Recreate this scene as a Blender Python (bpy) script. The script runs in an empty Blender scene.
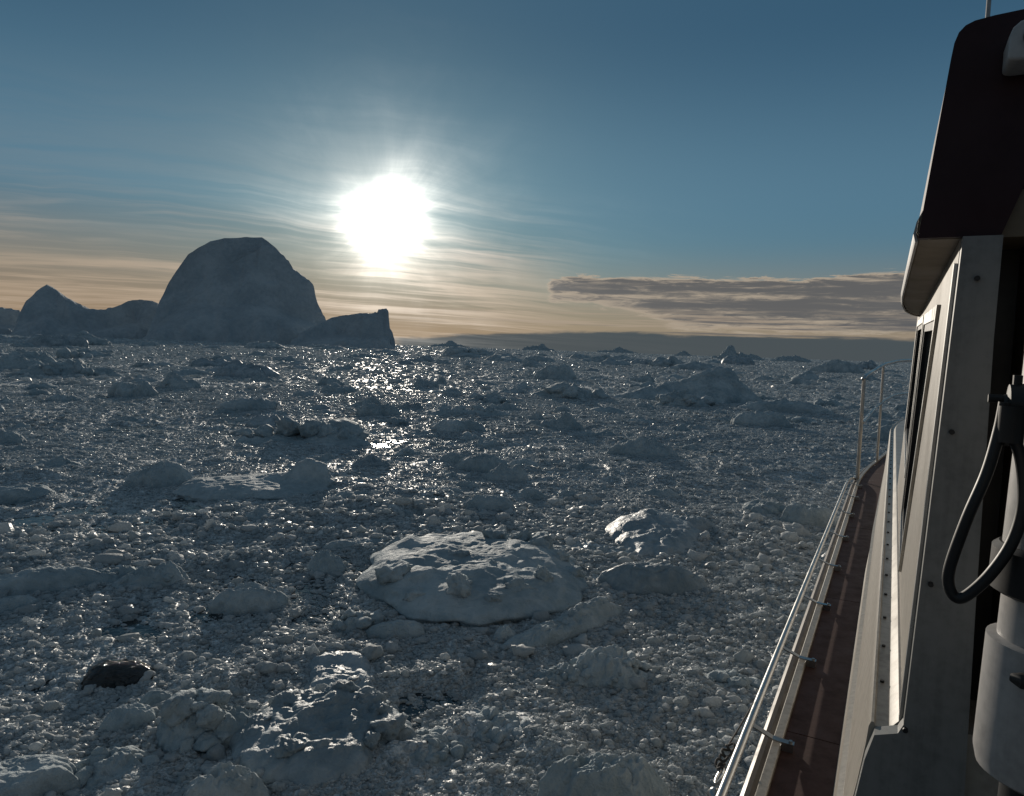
import bpy, math, random
import numpy as np
from mathutils import Vector, Matrix

random.seed(7)
RNG = np.random.default_rng(11)
SC = bpy.context.scene
COL = SC.collection
FPX, PW, PH, EYE = 720.0, 1024, 796, 2.9
SUN_AZ, SUN_EL = math.radians(-10.3), math.radians(9.4)

# ------------------------------------------------------------------ camera
pitch, roll = math.atan(49 / FPX), math.radians(2.0)
cF = np.array([0, math.cos(pitch), -math.sin(pitch)])
R0 = np.array([1.0, 0, 0]); U0 = np.array([0, math.sin(pitch), math.cos(pitch)])
cR = math.cos(roll) * R0 + math.sin(roll) * U0
cU = -math.sin(roll) * R0 + math.cos(roll) * U0
cam_d = bpy.data.cameras.new('camera')
cam_d.sensor_width = 36; cam_d.lens = FPX / PW * 36
cam_d.clip_start = 0.05; cam_d.clip_end = 40000
cam = bpy.data.objects.new('camera', cam_d); COL.objects.link(cam)
m = Matrix.Identity(4)
for i in range(3):
    m[i][0], m[i][1], m[i][2] = cR[i], cU[i], -cF[i]
m[2][3] = EYE
cam.matrix_world = m
SC.camera = cam

def ray(x, y):
    d = cF + cR * (x - 512) / FPX + cU * (398 - y) / FPX
    return d / np.linalg.norm(d)
def ground(x, y):
    d = ray(x, y)
    t = -EYE / d[2]
    return d[0] * t, d[1] * t
def tan_el(x, y):
    d = ray(x, y)
    return d[2] / math.hypot(d[0], d[1])
def azim(x, y):
    d = ray(x, y)
    return math.atan2(d[0], d[1])

# ------------------------------------------------------------------ noise
def _h(ix, iy, iz, seed):
    n = (ix * 374761393 + iy * 668265263 + iz * 2147483647 + seed * 1274126177) & 0xFFFFFFFF
    n = ((n ^ (n >> 13)) * 1274126177) & 0xFFFFFFFF
    n = ((n ^ (n >> 16)) * 2246822519) & 0xFFFFFFFF
    return ((n ^ (n >> 15)) & 0xFFFFFF) / float(0xFFFFFF)
def vnoise(x, y, z=None, seed=0):
    if z is None: z = np.zeros_like(x)
    fx, fy, fz = np.floor(x), np.floor(y), np.floor(z)
    ix, iy, iz = fx.astype(np.int64), fy.astype(np.int64), fz.astype(np.int64)
    u, v, w = x - fx, y - fy, z - fz
    u = u * u * u * (u * (u * 6 - 15) + 10); v = v * v * v * (v * (v * 6 - 15) + 10); w = w * w * (3 - 2 * w)
    r = 0
    for a in (0, 1):
        for b in (0, 1):
            for c in (0, 1):
                r = r + _h(ix + a, iy + b, iz + c, seed) * (u if a else 1 - u) * (v if b else 1 - v) * (w if c else 1 - w)
    return r * 2 - 1
def fbm(x, y, z=None, oct=4, seed=0, gain=0.5):
    r, a = 0, 1.0
    for o in range(oct):
        r = r + a * vnoise(x * 2.03 ** o + 17.3 * o, y * 2.03 ** o - 9.1 * o, None if z is None else z * 2.03 ** o, seed + o)
        a *= gain
    return r
def sstep(a, b, x):
    t = np.clip((x - a) / (b - a), 0, 1)      # edges may be given high to low
    return t * t * (3 - 2 * t)

# ------------------------------------------------------------------ mesh helpers
def mesh_np(name, V, faces, smooth=True):
    """faces: int array (n,3) or (n,4)"""
    V = np.asarray(V, dtype=np.float32); faces = np.asarray(faces, dtype=np.int32)
    me = bpy.data.meshes.new(name)
    k = faces.shape[1]
    me.vertices.add(len(V)); me.vertices.foreach_set('co', V.ravel())
    me.loops.add(faces.size); me.loops.foreach_set('vertex_index', faces.ravel())
    me.polygons.add(len(faces))
    me.polygons.foreach_set('loop_start', np.arange(0, faces.size, k, dtype=np.int32))
    me.polygons.foreach_set('use_smooth', np.full(len(faces), smooth, dtype=bool))
    me.update(calc_edges=True)
    return me
def link(name, me, mat=None, parent=None):
    o = bpy.data.objects.new(name, me); COL.objects.link(o)
    if mat is not None: me.materials.append(mat)
    if parent is not None: o.parent = parent
    return o
def tag(o, label=None, cat=None, group=None, kind=None):
    if label: o['label'] = label
    if cat: o['category'] = cat
    if group: o['group'] = group
    if kind: o['kind'] = kind
    return o
def empty(name, loc, rz=0.0):
    o = bpy.data.objects.new(name, None); COL.objects.link(o)
    o.location = loc; o.rotation_euler = (0, 0, rz); o.empty_display_size = 0.2
    return o
class MB:
    """collects polygons, tubes, lofts; one build() makes one mesh object"""
    def __init__(s): s.v = []; s.f = []
    def add(s, V, F):
        n = len(s.v); s.v += [tuple(map(float, p)) for p in V]; s.f += [tuple(i + n for i in f) for f in F]
        return s
    def loft(s, rings, closed=True, caps=True):
        k = len(rings[0]); V = [p for r in rings for p in r]; F = []
        for i in range(len(rings) - 1):
            for j in range(k if closed else k - 1):
                a, b = i * k + j, i * k + (j + 1) % k
                F.append((a, b, b + k, a + k))
        if caps and closed:
            F.append(tuple(reversed(range(k)))); F.append(tuple(range((len(rings) - 1) * k, len(rings) * k)))
        return s.add(V, F)
    def tube(s, pts, rad, n=12):
        P = [Vector(p) for p in pts]; rings = []; up = None
        for i, p in enumerate(P):
            t = (P[min(i + 1, len(P) - 1)] - P[max(i - 1, 0)]).normalized()
            if up is None:
                up = Vector((0, 0, 1)) if abs(t.z) < .9 else Vector((1, 0, 0))
            a = (up - t * up.dot(t)).normalized(); b = t.cross(a); up = a
            r = rad[i] if isinstance(rad, (list, tuple)) else rad
            rings.append([p + (a * math.cos(2 * math.pi * k / n) + b * math.sin(2 * math.pi * k / n)) * r for k in range(n)])
        return s.loft(rings)
    def box(s, c, size, M=None):
        V = [Vector((x * size[0] / 2, y * size[1] / 2, z * size[2] / 2)) for x in (-1, 1) for y in (-1, 1) for z in (-1, 1)]
        if M is not None: V = [M @ v for v in V]
        V = [v + Vector(c) for v in V]
        return s.add(V, [(0, 1, 3, 2), (4, 6, 7, 5), (0, 4, 5, 1), (2, 3, 7, 6), (0, 2, 6, 4), (1, 5, 7, 3)])
    def build(s, name, mat, parent=None, bevel=0.0, smooth=True):
        me = bpy.data.meshes.new(name); me.from_pydata(s.v, [], s.f); me.update()
        import bmesh
        bm = bmesh.new(); bm.from_mesh(me); bmesh.ops.recalc_face_normals(bm, faces=bm.faces)
        if bevel:
            es = [e for e in bm.edges if len(e.link_faces) == 2 and e.calc_face_angle(0) > .6]
            bmesh.ops.bevel(bm, geom=es, offset=bevel, segments=3, profile=.5, affect='EDGES', clamp_overlap=True)
        for f in bm.faces: f.smooth = smooth
        if smooth:
            for e in bm.edges:
                if len(e.link_faces) == 2 and e.calc_face_angle(0) > .6: e.smooth = False
        bm.to_mesh(me); bm.free()
        return link(name, me, mat, parent)
def crom(pts, n=8):
    P = [Vector(p) for p in pts]; out = []
    for i in range(len(P) - 1):
        a, b, c, d = P[max(i - 1, 0)], P[i], P[i + 1], P[min(i + 2, len(P) - 1)]
        for k in range(n):
            t = k / n
            out.append(.5 * ((2 * b) + (c - a) * t + (2 * a - 5 * b + 4 * c - d) * t * t + (3 * b - a - 3 * c + d) * t ** 3))
    out.append(P[-1]); return out

# ------------------------------------------------------------------ node helpers
class S:
    """a float socket with arithmetic"""
    nt = None
    def __init__(s, sock): s.k = sock
    @staticmethod
    def op(o, *a):
        n = S.nt.nodes.new('ShaderNodeMath'); n.operation = o
        for i, v in enumerate(a):
            if isinstance(v, S): S.nt.links.new(v.k, n.inputs[i])
            else: n.inputs[i].default_value = float(v)
        return S(n.outputs[0])
    def __add__(s, o): return S.op('ADD', s, o)
    __radd__ = __add__
    def __sub__(s, o): return S.op('SUBTRACT', s, o)
    def __rsub__(s, o): return S.op('SUBTRACT', o, s)
    def __mul__(s, o): return S.op('MULTIPLY', s, o)
    __rmul__ = __mul__
    def __truediv__(s, o): return S.op('DIVIDE', s, o)
    def __pow__(s, o): return S.op('POWER', s, o)
    def __rpow__(s, o): return S.op('POWER', o, s)
def smooth(a, b, x):
    n = S.nt.nodes.new('ShaderNodeMapRange'); n.interpolation_type = 'SMOOTHSTEP'
    S.nt.links.new(x.k, n.inputs['Value'])
    for nm, v in (('From Min', a), ('From Max', b)):
        if isinstance(v, S): S.nt.links.new(v.k, n.inputs[nm])
        else: n.inputs[nm].default_value = v
    return S(n.outputs['Result'])
def lin(a, b, x, c=0, d=1):
    n = S.nt.nodes.new('ShaderNodeMapRange')
    S.nt.links.new(x.k, n.inputs['Value'])
    for i, v in zip((1, 2, 3, 4), (a, b, c, d)): n.inputs[i].default_value = v
    return S(n.outputs['Result'])
def mixc(fac, a, b, mode='MIX'):
    n = S.nt.nodes.new('ShaderNodeMix'); n.data_type = 'RGBA'; n.blend_type = mode; n.clamp_factor = True
    if isinstance(fac, S): S.nt.links.new(fac.k, n.inputs[0])
    else: n.inputs[0].default_value = fac
    for i, v in ((6, a), (7, b)):
        if isinstance(v, (tuple, list)): n.inputs[i].default_value = (*v[:3], 1)
        else: S.nt.links.new(v, n.inputs[i])
    return n.outputs[2]
def vec(x, y, z=0.0):
    n = S.nt.nodes.new('ShaderNodeCombineXYZ')
    for i, v in enumerate((x, y, z)):
        if isinstance(v, S): S.nt.links.new(v.k, n.inputs[i])
        else: n.inputs[i].default_value = v
    return n.outputs[0]
def noise(v, scale, detail=4, rough=.5, dist=0.0, col=False):
    n = S.nt.nodes.new('ShaderNodeTexNoise')
    if v is not None: S.nt.links.new(v, n.inputs['Vector'])
    n.inputs['Scale'].default_value = scale; n.inputs['Detail'].default_value = detail
    n.inputs['Roughness'].default_value = rough; n.inputs['Distortion'].default_value = dist
    return n.outputs['Color'] if col else S(n.outputs[0])
def voro(v, scale, feature='F1', out='Distance', rand=1.0):
    n = S.nt.nodes.new('ShaderNodeTexVoronoi'); n.feature = feature
    S.nt.links.new(v, n.inputs['Vector']); n.inputs['Scale'].default_value = scale
    n.inputs['Randomness'].default_value = rand
    return n.outputs[out] if out != 'Distance' else S(n.outputs[out])
def new_mat(name):
    mt = bpy.data.materials.new(name); mt.use_nodes = True
    S.nt = mt.node_tree
    return mt, mt.node_tree.nodes['Principled BSDF']
def plug(x, sock):
    if isinstance(x, S): S.nt.links.new(x.k, sock)
    elif isinstance(x, (int, float)): sock.default_value = x
    elif isinstance(x, (tuple, list)): sock.default_value = (*x[:3], 1)
    else: S.nt.links.new(x, sock)
def bump(h, strength, dist, prev=None):
    n = S.nt.nodes.new('ShaderNodeBump'); n.inputs['Strength'].default_value = strength
    n.inputs['Distance'].default_value = dist
    S.nt.links.new(h.k, n.inputs['Height'])
    if prev is not None: S.nt.links.new(prev, n.inputs['Normal'])
    return n.outputs[0]
def mixs(f, a, b): return f * (b - a) + a
def obj_pos():
    n = S.nt.nodes.new('ShaderNodeNewGeometry'); return n.outputs['Position']
def sep(v):
    n = S.nt.nodes.new('ShaderNodeSeparateXYZ'); S.nt.links.new(v, n.inputs[0])
    return S(n.outputs[0]), S(n.outputs[1]), S(n.outputs[2])
def translucent(mt, bsdf, col, fac, normal=None):
    t = S.nt.nodes.new('ShaderNodeBsdfTranslucent'); plug(col, t.inputs['Color'])
    if normal is not None: S.nt.links.new(normal, t.inputs['Normal'])
    mx = S.nt.nodes.new('ShaderNodeMixShader'); mx.inputs[0].default_value = fac
    S.nt.links.new(bsdf.outputs[0], mx.inputs[1]); S.nt.links.new(t.outputs[0], mx.inputs[2])
    S.nt.links.new(mx.outputs[0], S.nt.nodes['Material Output'].inputs['Surface'])

# ------------------------------------------------------------------ materials: ice and water
def make_ice(name, lo, hi, rough=(.35, .6), scale=1.0, tr=.12, spec=.4, bmp=.6):
    mt, b = new_mat(name); P = obj_pos()
    n1 = noise(P, .9 * scale, 6, .6); n2 = noise(P, 7 * scale, 5, .65); n3 = noise(P, 38 * scale, 3, .6)
    col = mixc(smooth(.35, .68, n1 * .6 + n2 * .4), lo, hi)
    plug(col, b.inputs['Base Color'])
    plug(lin(.3, .7, n2, rough[0], rough[1]), b.inputs['Roughness'])
    b.inputs['Specular IOR Level'].default_value = spec
    nrm = bump(n2, bmp, .10 / scale); nrm = bump(n3, bmp * .8, .02 / scale, nrm)
    S.nt.links.new(nrm, b.inputs['Normal'])
    if tr: translucent(mt, b, col, tr, nrm)
    return mt
M_floe = make_ice('floe_ice', (.26, .325, .355), (.52, .57, .585), rough=(.6, .85), spec=.18, tr=.11)
M_glass = make_ice('frosted_clear_ice', (.20, .255, .285), (.46, .51, .54), rough=(.36, .7), tr=.10, spec=.4, bmp=.5)
M_dark = make_ice('dark_clear_ice', (.004, .0055, .0065), (.016, .021, .025), rough=(.04, .14), tr=.0, spec=.7, bmp=1.0)
M_berg = make_ice('iceberg_ice', (.31, .35, .375), (.46, .49, .505), rough=(.7, .9), scale=.05, tr=.0, spec=.12, bmp=.6)

mt, b = new_mat('brash_ice_pieces'); M_brash = mt; P = obj_pos()
at = S.nt.nodes.new('ShaderNodeAttribute'); at.attribute_name = 'rnd'
rnd = S(at.outputs['Fac'])
n2 = noise(P, 30, 3, .6)
col = mixc(rnd, (.46, .505, .525), (.78, .805, .815)); col = mixc(smooth(.4, .7, n2) * .5, col, (.62, .655, .665))
plug(col, b.inputs['Base Color'])
gl = S.op('FRACT', rnd * 17.3)
plug(mixs(smooth(.62, .80, gl), .66, .32), b.inputs['Roughness']); b.inputs['Specular IOR Level'].default_value = .42
nrm = bump(n2, .6, .03); S.nt.links.new(nrm, b.inputs['Normal'])
translucent(mt, b, col, .52, nrm)

mt, b = new_mat('slush'); M_slush = mt; P = obj_pos()
n1 = noise(P, .35, 5, .6); n2 = noise(P, 6, 4, .65); v1 = voro(P, 14); v2 = voro(P, 42); vc = voro(P, 14, 'F1', 'Color')
sx = S.nt.nodes.new('ShaderNodeSeparateColor'); S.nt.links.new(vc, sx.inputs[0]); rc = S(sx.outputs[0])
k = smooth(.32, .72, n1 * .45 + n2 * .3 + rc * .25)
col = mixc(k, (.29, .32, .335), (.67, .70, .71))
plug(col, b.inputs['Base Color'])
plug(lin(0, 1, rc, .42, .75), b.inputs['Roughness']); b.inputs['Specular IOR Level'].default_value = .20
nrm = bump(noise(P, .55, 4, .6), 1.0, .45); nrm = bump(1.0 - v1, .9, .06, nrm); nrm = bump(1.0 - v2, .7, .02, nrm)
S.nt.links.new(nrm, b.inputs['Normal'])

mt, b = new_mat('sea_water'); M_water = mt; P = obj_pos()
plug((.006, .012, .016), b.inputs['Base Color']); b.inputs['Roughness'].default_value = .12
S.nt.links.new(bump(noise(P, 3.0, 4, .6), .35, .05), b.inputs['Normal'])

# ------------------------------------------------------------------ sea
th = np.linspace(0, 2 * np.pi, 97)[:-1]
rad = np.array([0.5, 30, 200, 1200, 6000, 20000])
V = np.array([[r * math.cos(a), r * math.sin(a), 0] for r in rad for a in th])
F = [(i * 96 + j, i * 96 + (j + 1) % 96, (i + 1) * 96 + (j + 1) % 96, (i + 1) * 96 + j) for i in range(5) for j in range(96)]
V = np.vstack([V, [[0, 0, 0]]]);
sea = link('sea_water', mesh_np('sea_water', V, F), M_water); tag(sea, kind='structure')

# boat frame
BOAT_TH = math.radians(27.86)
bX = (math.cos(BOAT_TH), -math.sin(BOAT_TH)); bY = (math.sin(BOAT_TH), math.cos(BOAT_TH))
def hull_half(Yv):
    """port gunwale offset X at station Y (boat frame)"""
    pts_y = [-6, 0, 9.6, 10.4, 11.0, 11.65, 12.4, 13.4, 14.6, 16.2, 17.4]
    pts_x = [-.29, -.31, -.31, -.27, -.225, -.155, -.08, .03, .24, .72, 1.30]
    return np.interp(Yv, pts_y, pts_x)
def in_boat(x, y, pad=.0):
    X = x * bX[0] + y * bX[1]; Y = x * bY[0] + y * bY[1]
    return (Y > -6.2) & (Y < 17.6 + pad) & (X > hull_half(Y) - .12 - pad) & (X < 2.6 - hull_half(Y) + .12 + pad)

# ------------------------------------------------------------------ slush sheet (dense near the boat, coarse far away)
NA, NR = 1100, 1150
ang = np.linspace(math.radians(-62), math.radians(62), NA)
rr = 2.2 * (18000 / 2.2) ** np.linspace(0, 1, NR)
A, Rr = np.meshgrid(ang, rr); X = Rr * np.sin(A); Y = Rr * np.cos(A)
def slush_h(X, Y, Rr):
    near = 1 - sstep(25, 70, Rr); mid = 1 - sstep(120, 400, Rr)
    h = .055 * fbm(X * .33, Y * .33, oct=2, seed=3) * mid
    patch = fbm(X * .16, Y * .16, oct=3, seed=40)
    h = h + mid * (.066 + .035 * patch + .07 * sstep(22, 55, Rr))
    hp = fbm(X * 1.1, Y * 1.1, oct=2, seed=9)
    h = h + near * (.10 * (1 - np.abs(hp)) ** 3 * sstep(-.3, .5, fbm(X * .5, Y * .5, oct=2, seed=77)) + .035 * np.maximum(fbm(X * 2.6, Y * 2.6, oct=3, seed=19), -.4) - .015)
    h = h + .030 * (1 - sstep(10, 28, Rr)) * np.abs(fbm(X * 5.5, Y * 5.5, oct=3, seed=21))
    h = h + .10 * sstep(30, 80, Rr) * (1 - sstep(250, 600, Rr)) * fbm(X * .30, Y * .30, oct=3, seed=61)
    h = h + .20 * sstep(120, 500, Rr) * np.maximum(fbm(X * .05, Y * .05, oct=4, seed=33), 0) + .04 * sstep(60, 300, Rr)
    return h
Z = slush_h(X, Y, Rr)
Z = np.where(in_boat(X, Y), -.3, Z)
idx = np.arange(NA * NR).reshape(NR, NA)
F = np.stack([idx[:-1, :-1], idx[:-1, 1:], idx[1:, 1:], idx[1:, :-1]], -1).reshape(-1, 4)[:, ::-1]
sl = link('slush', mesh_np('slush', np.stack([X, Y, Z], -1).reshape(-1, 3), F), M_slush)
tag(sl, 'grey slush of crushed ice covering the sea between the floes', 'slush', kind='stuff')

# ------------------------------------------------------------------ floes
def ico(sub):
    import bmesh
    bm = bmesh.new(); bmesh.ops.create_icosphere(bm, subdivisions=sub, radius=1)
    V = np.array([v.co[:] for v in bm.verts]); Fa = np.array([[v.index for v in f.verts] for f in bm.faces]); bm.free()
    return V, Fa
def rock(sub, seed):
    V, Fa = ico(sub); rg = np.random.default_rng(seed)
    N = rg.normal(size=(9, 3)); N /= np.linalg.norm(N, axis=1)[:, None]
    dd = rg.uniform(.55, 1.0, 9)
    dots = V @ N.T
    lim = np.where(dots > 1e-3, dd[None, :] / np.maximum(dots, 1e-3), 9).min(1)
    r = np.minimum(lim, 1.05)
    V = V * r[:, None]
    if sub >= 2: V = V * (1 + .17 * fbm(V[:, 0] * 5 + seed, V[:, 1] * 5, V[:, 2] * 5, oct=2, seed=seed + 3))[:, None]
    V = V * (1 + .20 * fbm(V[:, 0] * 2 + seed, V[:, 1] * 2, V[:, 2] * 2, oct=2, seed=seed))[:, None]
    return V, Fa
TAKEN = []          # (x, y, a, b, rot) footprints so nothing is set into another floe
def floe_mesh(w, d, h, seed, p=4.0, q=.6, bumps=(), rough=.10, ns=96, nr=30, wob=.18, base=1.0, fine=.035):
    t = np.linspace(0, 2 * np.pi, ns, endpoint=False)
    r = np.linspace(0, 1, nr + 1)[1:] ** .75
    Tm, Rm = np.meshgrid(t, r)
    out = 1 + wob * fbm(np.cos(Tm) * 1.3 + seed * 3.1, np.sin(Tm) * 1.3 - seed, oct=4, seed=seed)
    u = Rm * out * np.cos(Tm); v = Rm * out * np.sin(Tm)
    z = base * (1 - Rm ** p) ** q
    for (bx, by, rx, ry, hh, pw) in bumps:
        z = z + hh * np.exp(-np.abs((u - bx) / rx) ** pw - np.abs((v - by) / ry) ** pw) * (1 - Rm ** 12)
    s = 2.2 / max(min(w, d), .05)
    x = u * w / 2; y = v * d / 2
    n1 = fbm(x * s + seed, y * s + 2 * seed, oct=4, seed=seed + 5)
    n2 = 1 - 2 * np.abs(fbm(x * s * 2.2 - seed, y * s * 2.2, oct=3, seed=seed + 8))
    edge = 1 - Rm ** 4
    z = h * (z + rough * n1 * edge + rough * .5 * n2 * edge)
    z = z + fine * min(h, .5) * fbm(x * 9, y * 9, z * 9, oct=3, seed=seed) * edge
    cr = vnoise(x * s * 1.6 + 5 * seed, y * s * 1.6, seed=seed + 31); cr = np.clip(np.abs(cr) / .10, 0, 1)   # creases
    z = z - .06 * h * (1 - cr) * edge * sstep(.2, .6, z / max(h, .01))
    lateral = 1 + .05 * fbm(np.cos(Tm) * 4, np.sin(Tm) * 4, z / max(h, .01) * 3, oct=2, seed=seed + 2)
    lateral = lateral * (1 - .05 * sstep(.26, .02, z / max(h, .01)) * sstep(.5, .9, Rm))       # melt notch at the waterline
    x = x * lateral; y = y * lateral
    z[-1] = -.25 * max(h, .15) - .05
    V = np.vstack([np.stack([x, y, z], -1).reshape(-1, 3), [[0, 0, z[0].mean()]]])
    k = ns; F = []
    i = np.arange(nr - 1)[:, None] * k; j = np.arange(k)[None, :]; j2 = (j + 1) % k
    Fq = np.stack([i + j, i + k + j, i + k + j2, i + j2], -1).reshape(-1, 4)
    c = len(V) - 1
    Ft = np.stack([np.full(k, c), np.arange(k), (np.arange(k) + 1) % k], -1)
    me = bpy.data.meshes.new('ice_floe')
    faces = [tuple(f) for f in Fq.tolist()] + [tuple(f) for f in Ft.tolist()]
    me.from_pydata(V.tolist(), [], faces); me.update()
    me.polygons.foreach_set('use_smooth', np.ones(len(faces), dtype=bool))
    return me
def put(name, me, mat, x, y, rot, w, d, label, cat, group, zoff=0.0):
    o = link(name, me, mat); o.location = (x, y, zoff); o.rotation_euler = (0, 0, rot)
    tag(o, label, cat, group); TAKEN.append((x, y, w / 2, d / 2, rot)); return o
def join_rocks(me, rocks):
    """rocks: (V, F) blocks frozen onto a floe mesh; returns one mesh"""
    n = len(me.vertices); V = np.empty(n * 3, dtype=np.float32); me.vertices.foreach_get('co', V)
    Vs = [V.reshape(-1, 3)]; Fs = [tuple(p.vertices) for p in me.polygons]; sm = [True] * len(Fs); off = n
    for RV, RF, ss in rocks:
        Vs.append(RV); Fs += [tuple(int(i) + off for i in f) for f in RF]; sm += [ss] * len(RF); off += len(RV)
    m2 = bpy.data.meshes.new('ice_floe'); m2.from_pydata(np.vstack(Vs).tolist(), [], Fs); m2.update()
    m2.polygons.foreach_set('use_smooth', np.array(sm)); bpy.data.meshes.remove(me)
    return m2
def blocks(w, d, h, seed, n, smin, smax, sub=3, domeq=.6, where=None, pexp=2.2):
    rg = np.random.default_rng(seed); out = []
    for k in range(n):
        a = rg.uniform(0, 2 * np.pi); r = math.sqrt(rg.random()) * .92
        u, v = (r * math.cos(a), r * math.sin(a)) if where is None else where[k % len(where)]
        r = math.hypot(u, v)
        s = (smin * (smax / smin) ** (rg.random() ** 1.5)) * min(w, d)
        RV, RF = rock(sub, seed * 7 + k)
        q = rg.normal(size=4); q /= np.linalg.norm(q)
        M = np.array(Matrix.Rotation(rg.uniform(0, 6.28), 3, 'Z') @ Matrix.Rotation(rg.uniform(-.5, .5), 3, 'X'))
        RV = (RV * np.array([rg.uniform(.8, 1.3), rg.uniform(.7, 1.1), rg.uniform(.5, .95)]) * s) @ M.T
        RV = RV * (1 + .06 * fbm(RV[:, 0] / s * 3, RV[:, 1] / s * 3, RV[:, 2] / s * 3, oct=2, seed=k))[:, None]
        RV = RV + np.array([u * w / 2, v * d / 2, h * (1 - min(r, 1) ** pexp) ** domeq + s * rg.uniform(-.40, .05)])
        out.append((RV, RF, True))
    return out
_seed = [100]
def floe(x0, x1, yb, yt, label, name='ice_floe', cat='ice floe', depth=None, yback=None, mat=None, rot=0.0, group='ice floes drifting in the brash', rub=None, **kw):
    """x0..x1 and yb, yt: where its ends, its waterline and its top show in the photograph"""
    _seed[0] += 1
    xm = (x0 + x1) / 2
    g = ground(xm, yb); D = math.hypot(*g)
    dirx, diry = g[0] / D, g[1] / D
    if yback: d = math.hypot(*ground(xm, yback)) - D
    else: d = (x1 - x0) / FPX * D * (depth or .6)
    Dc = D + d / 2
    w = (x1 - x0) / FPX * Dc * 1.03
    h = EYE + Dc * tan_el(xm, yt)
    h = max(h, .03)
    if rub and len(rub) > 5 and kw.get('p', 4) > 5: me = join_rocks(floe_mesh(w, d, h, _seed[0], **kw), blocks(w, d, h * kw.get('base', 1), _seed[0], *rub, pexp=kw['p']))
    elif rub: me = join_rocks(floe_mesh(w, d, h * .58, _seed[0], **kw), blocks(w, d, h * .60, _seed[0], *rub))
    else: me = floe_mesh(w, d, h, _seed[0], **kw)
    return put(name, me, mat or M_floe, dirx * Dc, diry * Dc, -math.atan2(dirx, diry) + rot, w, d, label, cat, group)
def floe_line(p1, p2, width, h, label, rub=None, **kw):
    """a long piece between two points of the waterline"""
    _seed[0] += 1
    a, b_ = ground(*p1), ground(*p2); L = math.hypot(b_[0] - a[0], b_[1] - a[1])
    me = floe_mesh(L, width, h, _seed[0], **kw)
    return put('ice_floe', me, M_floe, (a[0] + b_[0]) / 2, (a[1] + b_[1]) / 2, math.atan2(b_[1] - a[1], b_[0] - a[0]), L, width, label, 'ice floe', 'ice floes drifting in the brash')
# the big slab and what lies round it
floe(368, 577, 628, 552, 'largest near floe, a broad snow-covered slab with blocks frozen on its top', yback=541, p=5.5, q=.55, ns=260, nr=110, rough=.11, wob=.13, fine=.04, base=.86,
     bumps=[(.35, .1, .4, .35, .28, 2), (-.3, .1, .18, .22, .22, 2), (-.55, -.2, .22, .14, .2, 2), (-.45, -.5, .14, .1, .25, 3), (-.7, .4, .1, .2, .25, 3), (0, -.45, .2, .12, .2, 2)],
     rub=(14, .05, .09, 4, .4, [(.22, .55), (.50, .52), (.66, .36), (.80, .05), (.16, -.30), (-.12, -.72), (-.16, -.02), (-.78, .45), (.10, -.78), (-.45, -.74), (.36, -.66), (.60, -.48), (.86, -.22), (-.70, -.45)]))
floe(372, 428, 641, 622, 'rounded ice log against the near left corner of the snow-covered slab', depth=.5, p=3, q=.6, ns=72)
floe(333, 376, 637, 606, 'crumbly ice knob touching the left tip of the snow-covered slab', depth=.9, p=2.5, q=.8, rough=.25, rub=(12, .12, .28, 3, .6))
floe_line((500, 657), (622, 612), .42, .22, 'long tapering ice tongue lying in front of the snow-covered slab', p=3.5, q=.6, rough=.12, wob=.12, ns=160, nr=50, base=.55, rub=(10, .12, .3, 3, .5), bumps=[(.5, .1, .45, .6, .55, 2), (-.35, 0, .25, .5, .1, 2)])
floe(492, 517, 645, 627, 'fist-shaped ice ball at the low end of the ice tongue', depth=.9, p=2.2, q=.6, rough=.12)
floe(611, 700, 568, 521, 'wet glassy floe with a creased top, between two smaller smooth floes', yback=519, mat=M_glass, p=3, q=.6, ns=140, nr=50, rough=.12, bumps=[(-.2, .2, .3, .3, .3, 2)])
floe(598, 705, 604, 565, 'smooth clear oval floe just below the creased glassy floe', depth=.55, mat=M_glass, p=2.6, q=.55, ns=140, nr=50, rough=.06)
floe(664, 715, 537, 515, 'small smooth oval floe behind the creased glassy floe', depth=.6, mat=M_glass, p=2.6, q=.6, rough=.06)
floe(470, 537, 550, 533, 'rough low clump of crushed ice behind the snow-covered slab', depth=.5, p=3, q=.7, rough=.35, rub=(24, .08, .2, 3, .6))
floe(545, 655, 560, 545, 'flat drift of crumbs linking the snow-covered slab and the creased glassy floe', depth=.35, p=4, q=.7, rough=.3, rub=(40, .08, .2, 2, .6))
# fin floe
floe(182, 338, 503, 476, 'low floe with a tall upright fin of ice at its right end', depth=.75, p=6, q=.6, ns=260, nr=90, rough=.08, wob=.08, fine=.03,
     base=.62, bumps=[(.56, .05, .20, .26, 1.5, 2.2), (.80, .0, .13, .3, .6, 3), (.30, .35, .35, .3, .35, 2), (-.4, 0, .4, .5, .15, 2), (-.72, .1, .15, .3, .2, 3)])
floe(333, 372, 505, 490, 'small rounded lump trailing off the right end of the fin floe', depth=.6, p=2.5, q=.7)
floe(136, 186, 489, 466, 'pointed ice lump just left of the fin floe', depth=.7, p=3, q=.55, rough=.2, bumps=[(.1, 0, .3, .4, .25, 2)])
floe(234, 362, 448, 418, 'double bergy bit with a low tail and a knobbly high right half', depth=.6, p=4, q=.7, ns=160, nr=50, rough=.14, base=.45, bumps=[(.47, 0, .36, .6, .55, 4), (-.2, 0, .25, .4, .12, 2)], rub=(18, .12, .26, 3, .4, [(.25, .1), (.42, .35), (.55, -.05), (.36, -.1), (.66, .25), (.2, -.2), (.78, -.1), (.5, .45), (.05, .2), (.5, .2), (.7, 0), (.4, -.3), (.62, -.25), (-.1, .1), (-.45, 0), (-.7, .1), (.85, .1)]))
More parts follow.
